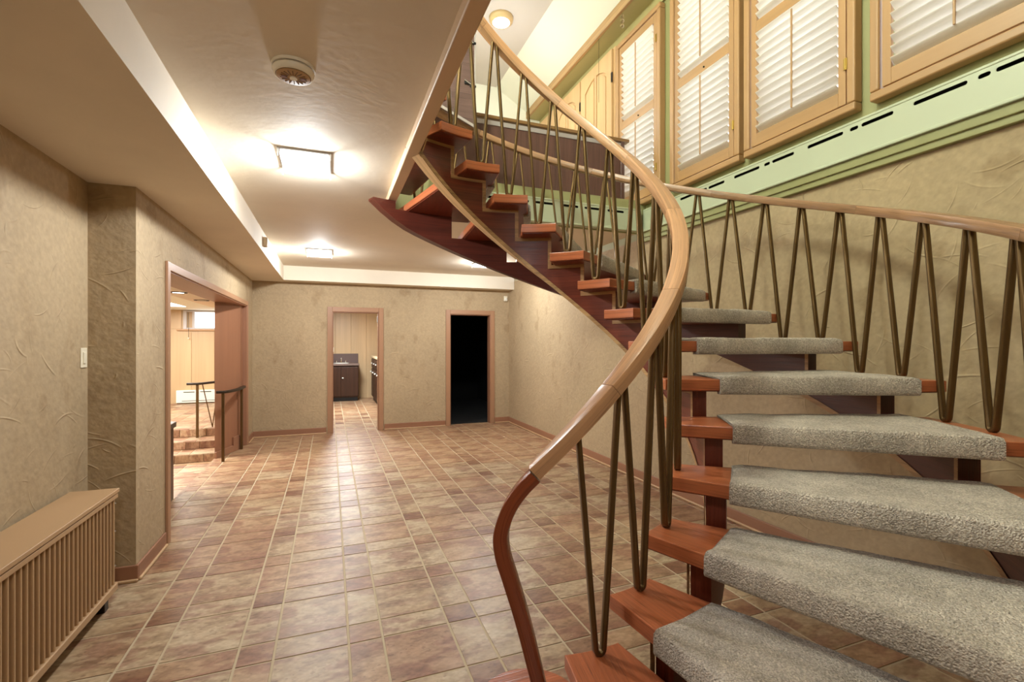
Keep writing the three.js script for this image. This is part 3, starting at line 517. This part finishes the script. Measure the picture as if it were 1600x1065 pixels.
// ribbed radiator
{
  const g = thing('radiator', 'long tan ribbed radiator with a flat top on the left wall', 'radiator'), x0 = -1.375, x1 = -1.155, za = -3.40, zb = -1.7;
  part(g, 'top_plate', RB(x0, x1 + 0.012, 0.645, 0.668, za - 0.01, zb, 0.004, 'z'), radPaint);
  part(g, 'end_panel', RB(x0, x1 - 0.008, 0.085, 0.645, za, za + 0.012, 0.003), radPaint);
  part(g, 'end_panel', RB(x0, x1 - 0.008, 0.085, 0.645, zb - 0.012, zb, 0.003), radPaint);
  part(g, 'back_plate', B(x0, x0 + 0.15, 0.1, 0.645, za + 0.012, zb), radPaint);
  part(g, 'front_rail', RB(x1 - 0.03, x1 + 0.008, 0.615, 0.64, za, zb, 0.004, 'z'), radPaint); part(g, 'front_rail', RB(x1 - 0.06, x1 + 0.008, 0.085, 0.125, za, zb, 0.006, 'z'), radPaint);
  const rg = RB(-0.022, 0.012, -0.25, 0.25, -0.0085, 0.0085, 0.006, 'y');
  for (let z = za + 0.03, k = 0; z < zb; z += 0.042, k++) { const m = part(g, 'rib', rg, radPaint); m.position.set(x1 - 0.012, 0.37, z); }
  part(g, 'front_sheet', B(x1 - 0.075, x1 - 0.067, 0.12, 0.62, za + 0.01, zb), radPaint);
  for (const z of [za + 0.05, zb - 0.1]) part(g, 'foot', RB(x0 + 0.03, x1 - 0.02, 0, 0.09, z, z + 0.05, 0.004), darkMetal);
  for (const y of [0.22, 0.42, 0.58]) part(g, 'screw', new THREE.SphereGeometry(0.005, 8, 6).translate(x1 - 0.008, y, za - 0.002), steel);
}

// ---------------------------------------------------------------- raised room behind the left opening
const DXL = -6.0, DZ = -11.8;
struct('wall_den_back', B(DXL - 0.15, 0.0, -0.4, 2.6, DZ - 0.15, DZ), yellowPanel);
struct('wall_den_left', B(DXL - 0.15, DXL, -0.4, 2.6, DZ, -2.2), yellowPanel);
struct('wall_den_front', B(DXL - 0.15, -1.56, -0.4, 2.6, -2.35, -2.2), yellowPanel);
struct('wall_den_right', B(-1.41, -1.2, -0.4, 2.6, DZ, ZB - 0.13), yellowPanel);
struct('ceiling_den', join([B(DXL, -1.57, 2.2, 2.6, DZ, -2.2), B(-1.57, -1.2, 2.2, 2.6, DZ, ZB - 0.13), B(-1.57, -1.412, 2.2, 2.6, ZB - 0.13, -4.31)]), whitePaint); struct('ceiling_den_soffit', B(-1.74, -1.412, 2.07, 2.22, -8.75, -3.7), paint, 'low tan soffit over the threshold');
const denFloor = structGroup('floor_den', 'sunken tiled floor beyond the wide opening');
part(denFloor, 'grout_bed', join([B(DXL, -1.40, -0.4, -0.118, -7.6, -2.2)]), grout);
layTiles(denFloor, tileCells(-4.2, -1.41, -7.59, -4.2), -0.115, 120);
struct('trim_6', B(-1.412, -1.38, -0.12, 0.0, -7.2, -4.31), tileTone[2], 'tiled edge of the step down at the threshold');
const denSteps = structGroup('floor_den_steps', 'three tiled steps up to the raised floor');
part(denSteps, 'grout_bed', join([B(DXL, -1.41, -0.4, -0.004, -8.0, -7.6), B(DXL, -1.41, -0.4, 0.113, -8.3, -7.95), B(DXL, -1.41, -0.4, 0.236, DZ, -8.3)]), grout);
for (const [y, z0, z1] of [[0, -7.95, -7.6], [0.117, -8.3, -7.95]]) layTiles(denSteps, tileCells(-4.2, -1.41, z0, z1 + 0.012), y, 40);
layTiles(denSteps, tileCells(-4.6, -1.41, DZ, -8.29), 0.24, 170);
for (const [y0, y1, z] of [[-0.11, -0.012, -7.6], [0.005, 0.105, -7.95], [0.122, 0.228, -8.3]]) for (let x = -3.5 + rnd() * 0.2; x < -1.45;) { const w = rnd() < 0.4 ? 0.165 : 0.335, x1 = Math.min(-1.415, x + w); if (x1 - x > 0.03) part(denSteps, 'riser_tile', uvm(RB(x, x1 - 0.007, y0, y1, z - 0.004, z + 0.012, 0.004, 'x'), 'x', rnd() * 2, rnd() * 2), tileTone[2 + Math.floor(rnd() * 3)]); x = x1; }
{
  const pil = structGroup('pillar', 'pinkish wood clad pillar at the far side of the opening');
  const ps = new THREE.Shape(); ps.moveTo(-1.405, 7.2); ps.lineTo(-1.2, 7.78); ps.lineTo(-1.2, 8.2); ps.lineTo(-1.405, 8.2); ps.closePath();
  const pg = extr(ps, 2.066); pg.rotateX(-Math.PI / 2); part(pil, 'panel', uvm(pg, 'y'), softWood(col(156, 108, 80)));
  const strip = (t0, t1, h) => { const a = [-1.405 + 0.205 * t0, -7.2 - 0.58 * t0], b = [-1.405 + 0.205 * t1, -7.2 - 0.58 * t1], L = Math.hypot(b[0] - a[0], b[1] - a[1]), g = RB(-L / 2, L / 2, 0, h, -0.012, 0.012, 0.004, 'x'); g.rotateY(Math.atan2(0.58, 0.205)); g.translate((a[0] + b[0]) / 2 + 0.012, 0, (a[1] + b[1]) / 2 + 0.006); part(pil, 'base_strip', g, redTrim); };
  strip(0, 0.66, 0.085); strip(0.66, 1.0, 0.2);
}
{                                                        // pale plank wall covering, high window and white heater at the far end
  const wp = structGroup('trim_7', 'pale yellow wood wall boards of the raised room');
  for (let k = 0; k < 9; k++) part(wp, 'plank', RB(-4.82 + k * 0.42, -4.82 + k * 0.42 + 0.414, 0.24, 1.80, DZ, DZ + 0.014, 0.004, 'y'), yellowPanel);
  for (let k = 0; k < 4; k++) part(wp, 'plank', RB(-4.82 + k * 0.42, Math.min(-2.94, -4.82 + k * 0.42 + 0.414), 1.80, 2.2, DZ, DZ + 0.014, 0.004, 'y'), yellowPanel);
  part(wp, 'plank', RB(-3.14, -2.9, 1.80, 2.2, DZ, DZ + 0.014, 0.004, 'y'), yellowPanel);
  const w = structGroup('window_5', 'small bright basement window high on the far wall');
  part(w, 'sill', RB(-2.98, -1.6, 1.765, 1.80, DZ, DZ + 0.06, 0.006, 'x'), oak);
  part(w, 'frame', join([B(-2.86, -2.8, 1.8, 2.19, DZ, DZ + 0.05), B(-2.7, -2.66, 1.8, 2.19, DZ, DZ + 0.045), B(-2.86, -1.6, 1.8, 1.83, DZ, DZ + 0.04), B(-2.86, -1.6, 2.16, 2.19, DZ, DZ + 0.04)]), M(col(200, 196, 196)));
  part(w, 'pane', B(-2.66, -1.6, 1.83, 2.16, DZ + 0.01, DZ + 0.016), glow([0.92, 0.97, 1.0], 2.2));
  const cordT = thing('blind_cord', 'thin cord with a white bead hanging below the basement window', 'cord'); part(cordT, 'cord', rod([-2.76, 1.62, DZ + 0.07], [-2.76, 2.15, DZ + 0.07], 0.004, 5), darkMetal); part(cordT, 'bead', new THREE.SphereGeometry(0.014, 10, 8).translate(-2.76, 1.61, DZ + 0.07), whitePaint);
  const h = thing('white_heater', 'white baseboard heater along the far wall of the raised room', 'heater');
  part(h, 'body', RB(-2.98, -1.5, 0.26, 0.52, DZ + 0.014, DZ + 0.08, 0.006, 'x'), whitePaint); part(h, 'slot', join([0, 1, 2, 3, 4].map((k) => B(-2.85 + 0.3 * k, -2.65 + 0.3 * k, 0.475, 0.49, DZ + 0.078, DZ + 0.083))), black); part(h, 'slot', B(-2.88, -1.52, 0.295, 0.305, DZ + 0.078, DZ + 0.083), darkMetal);
}
for (const [lab, z, lit] of [['lit recessed downlight in the low soffit by the opening', -6.26, 1], ['unlit recessed downlight in the low soffit beside the wood pillar', -7.29, 0]]) {
  const g = thing('recessed_downlight', lab, 'ceiling light', null, [-1.57, 2.07, z]);
  part(g, 'ring', lathe([[0.055, -0.004], [0.085, -0.008], [0.09, 0], [0.05, 0]].reverse(), 28), darkMetal); part(g, 'lens', uvm(cyl(0.054, 0.054, 0.006, 24).translate(0, -0.003, 0)), lit ? glow(NEUT, 4) : creamPaint);
}
areaLight(-1.57, 2.055, -6.26, 0.1, 0.1, NEUT, 40);
areaLight(-3.0, 2.19, -10.2, 0.9, 0.9, NEUT, LV.den); areaLight(-2.9, 2.19, -7.2, 0.7, 0.7, NEUT, LV.den * 3.8); areaLight(-2.9, 2.19, -5.2, 0.5, 0.5, NEUT, LV.den * 0.5);
for (const [z, w] of [[-10.2, 0.9], [-7.2, 0.7], [-5.2, 0.5]]) {  // unseen panels added to brighten the raised room beyond its downlights
  const g = thing('added_panel_light', `flat square panel light added unseen on the ceiling of the raised room, ${z < -9 ? 'nearest the far window' : z < -6 ? 'above the tiled steps' : 'above the bar counter'}`, 'ceiling light', null, [z < -9 ? -3.0 : -2.9, 2.2, z]);
  part(g, 'diffuser', RB(-w / 2, w / 2, -0.008, 0, -w / 2, w / 2, 0.003), glow(NEUT, 3));
}
{
  const t = thing('bar_counter', 'dark bar counter with a rounded end just inside the wide opening', 'counter'), s = new THREE.Shape();
  s.moveTo(-2.05, 4.7); s.lineTo(-2.05, 5.9); s.lineTo(-1.56, 5.9); s.quadraticCurveTo(-1.48, 5.9, -1.48, 5.82); s.lineTo(-1.48, 4.7); s.closePath();
  const top = extr(s, 0.04, 0.006); top.rotateX(-Math.PI / 2); top.translate(0, 0.65, 0); part(t, 'worktop', uvm(top), counterTop); part(t, 'cabinet', RB(-2.0, -1.51, -0.115, 0.65, -5.86, -4.72, 0.006), darkCab);
}
function smallRail(label, posts, pts, bars) {
  const g = thing('step_railing', label, 'railing');
  for (const [x, y0, y1, z] of posts) part(g, 'post', RB(x - 0.016, x + 0.016, y0, y1, z - 0.016, z + 0.016, 0.004), bronze);
  part(g, 'handrail', pathSweep(new THREE.CatmullRomCurve3(pts.map((p) => V3(...p))).getPoints(24), rrect(0.034, 0.055, 0.01, 2), V3(0, 1, 0), 0.6), darkMetal.clone());
  if (bars) for (const [a, b] of bars) part(g, 'bar', rod(a, b, 0.007, 8), bronze);
}
smallRail('short dark handrail on two posts in front of the wood pillar', [[-1.27, 0, 0.87, -6.98], [-1.172, 0, 0.86, -7.7]], [[-1.34, 0.885, -6.98], [-1.27, 0.885, -6.98], [-1.18, 0.88, -7.3], [-1.165, 0.875, -7.85]]);
smallRail('thin dark handrail on one post at the tiled steps, with slanted bars', [[-1.82, 0.117, 0.905, -8.2]], [[-1.95, 0.91, -8.2], [-1.8, 0.91, -8.2], [-1.6, 0.925, -8.24], [-1.43, 0.93, -8.26]], [[[-1.76, 0.91, -8.21], [-1.66, 0.24, -8.36]], [[-1.66, 0.24, -8.36], [-1.56, 0.91, -8.24]]]);

// ---------------------------------------------------------------- small kitchen and dark room behind the doorways
const KZ = -13.7;
struct('wall_kitchen_back', B(-1.2, 1.9, -0.2, 2.75, KZ - 0.15, KZ), yellowPanel); struct('wall_kitchen_left', B(-1.25, -1.1, -0.2, 2.75, KZ, ZB - 0.14), yellowPanel); struct('wall_kitchen_right', B(1.72, 1.86, -0.2, 2.75, KZ, ZB - 0.14), yellowPanel);
struct('ceiling_kitchen', B(-1.25, 1.9, 2.5, 2.75, KZ, ZB - 0.14), paint);
const kFloor = structGroup('floor_kitchen', 'tiled floor of the small kitchen'); part(kFloor, 'grout_bed', B(-1.2, 1.86, -0.2, -0.003, KZ, ZB - 0.14), grout);
layTiles(kFloor, tileCells(-1.1, 1.72, KZ, ZB - 0.14), 0, 120);
{
  const wp = structGroup('trim_8', 'yellow wood wall boards behind the sink'); for (let k = 0; k < 6; k++) part(wp, 'plank', RB(-0.66 + k * 0.4, -0.66 + k * 0.4 + 0.394, 0.0, 2.5, KZ, KZ + 0.014, 0.005, 'y'), yellowPanel);
  const s = thing('sink_cabinet', 'dark wood sink cabinet with a backsplash at the end of the kitchen', 'cabinet', null, [0, 0, -13.08]);
  part(s, 'toe_kick', B(-0.55, 0.68, 0, 0.1, -0.55, -0.03), black); part(s, 'carcass', RB(-0.55, 0.7, 0.1, 0.92, -0.6, -0.02, 0.004), darkCab);
  for (const [a, b] of [[-0.54, -0.16], [-0.15, 0.26], [0.27, 0.69]]) { const d = part(s, 'door', RB(a, b, 0.13, 0.88, -0.02, 0, 0.005, 'y'), darkCab); part(d, 'knob', new THREE.SphereGeometry(0.022, 14, 10).translate(a + 0.04, 0.6, 0.018), whitePaint, 'white knob'); }
  part(s, 'worktop', RB(-0.56, 0.72, 0.92, 0.97, -0.6, 0.02, 0.008, 'x'), M(col(120, 100, 90), { roughness: 0.35 })); part(s, 'backsplash', RB(-0.56, 0.72, 0.97, 1.22, -0.605, -0.575, 0.004, 'x'), M(col(98, 78, 72)));
  part(s, 'basin', lathe([[0.1, 0.971], [0.19, 0.971], [0.2, 0.98], [0.18, 0.984], [0.1, 0.974]].reverse(), 28).translate(0.28, 0, -0.28), whitePaint, 'white basin');
  const f = part(s, 'faucet', join([uvm(lathe([[0.02, 0.97], [0.02, 1.06], [0, 1.07]].reverse(), 14).translate(0.28, 0, -0.5)), rod([0.28, 1.04, -0.5], [0.28, 1.1, -0.34], 0.012), rod([0.28, 1.1, -0.34], [0.28, 1.06, -0.33], 0.012)]), chrome);
  for (const x of [0.16, 0.4]) part(f, 'tap', uvm(lathe([[0.022, 0.97], [0.015, 1.0], [0.028, 1.02], [0.02, 1.04], [0, 1.045]].reverse(), 14).translate(x, 0, -0.5)), chrome);
  const o = thing('wall_outlet', 'cream wall outlet left of the sink backsplash', 'outlet', null, [0.06, 1.33, KZ + 0.014]); part(o, 'plate', RB(-0.04, 0.04, -0.06, 0.06, 0, 0.008, 0.003), plastic); for (const y of [-0.028, 0.028]) part(o, 'socket', RB(-0.018, 0.018, y - 0.018, y + 0.018, 0.006, 0.011, 0.004), whitePaint);
  const c = thing('base_cabinet', 'dark wood base cabinet along the right kitchen wall', 'cabinet');
  part(c, 'toe_kick', B(1.09, 1.68, 0, 0.09, -13.3, -10.9), black); part(c, 'carcass', RB(1.06, 1.69, 0.09, 1.12, -13.3, -10.9, 0.004), darkCab); part(c, 'worktop', RB(1.02, 1.69, 1.12, 1.17, -13.33, -10.88, 0.006), M(col(196, 176, 140)));
  for (let k = 0; k < 4; k++) { const z = -13.28 + k * 0.6, d = part(c, 'door', RB(1.04, 1.06, 0.12, 0.84, z, z + 0.57, 0.004, 'y'), darkCab); part(d, 'knob', new THREE.SphereGeometry(0.02, 12, 8).translate(1.02, 0.75, z + 0.06), whitePaint); const w = part(c, 'drawer', RB(1.04, 1.06, 0.87, 1.09, z, z + 0.57, 0.004, 'z'), darkCab); part(w, 'knob', new THREE.SphereGeometry(0.016, 12, 8).translate(1.022, 0.98, z + 0.28), whitePaint); }
  const kl = thing('kitchen_ceiling_light', 'flat square ceiling light of the small kitchen', 'ceiling light', null, [0.2, 2.5, -11.2]); part(kl, 'diffuser', RB(-0.3, 0.3, -0.03, 0, -0.3, 0.3, 0.01), glow(WARM, 3));
  areaLight(0.2, 2.465, -11.2, 0.55, 0.55, WARM, LV.kitchen);
}
const dark = M(col(20, 18, 13), { roughness: 0.9 });  // near-black so the unlit room stays dark; its shade is put into the colour
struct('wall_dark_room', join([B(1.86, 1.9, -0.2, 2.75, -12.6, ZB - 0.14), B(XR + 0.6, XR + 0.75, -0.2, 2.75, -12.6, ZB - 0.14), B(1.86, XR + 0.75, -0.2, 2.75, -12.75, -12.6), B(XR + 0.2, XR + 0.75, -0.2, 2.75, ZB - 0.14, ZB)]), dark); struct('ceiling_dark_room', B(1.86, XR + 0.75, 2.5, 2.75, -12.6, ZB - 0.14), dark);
struct('floor_dark_room', B(1.9, XR + 0.6, -0.2, -0.004, -12.6, ZB - 0.13), M(col(22, 19, 14), { map: carpetMap, roughness: 1 }));  // carpet colour also holds the darkness of the unlit room

scene.add(camera);
renderer.render(scene, camera);
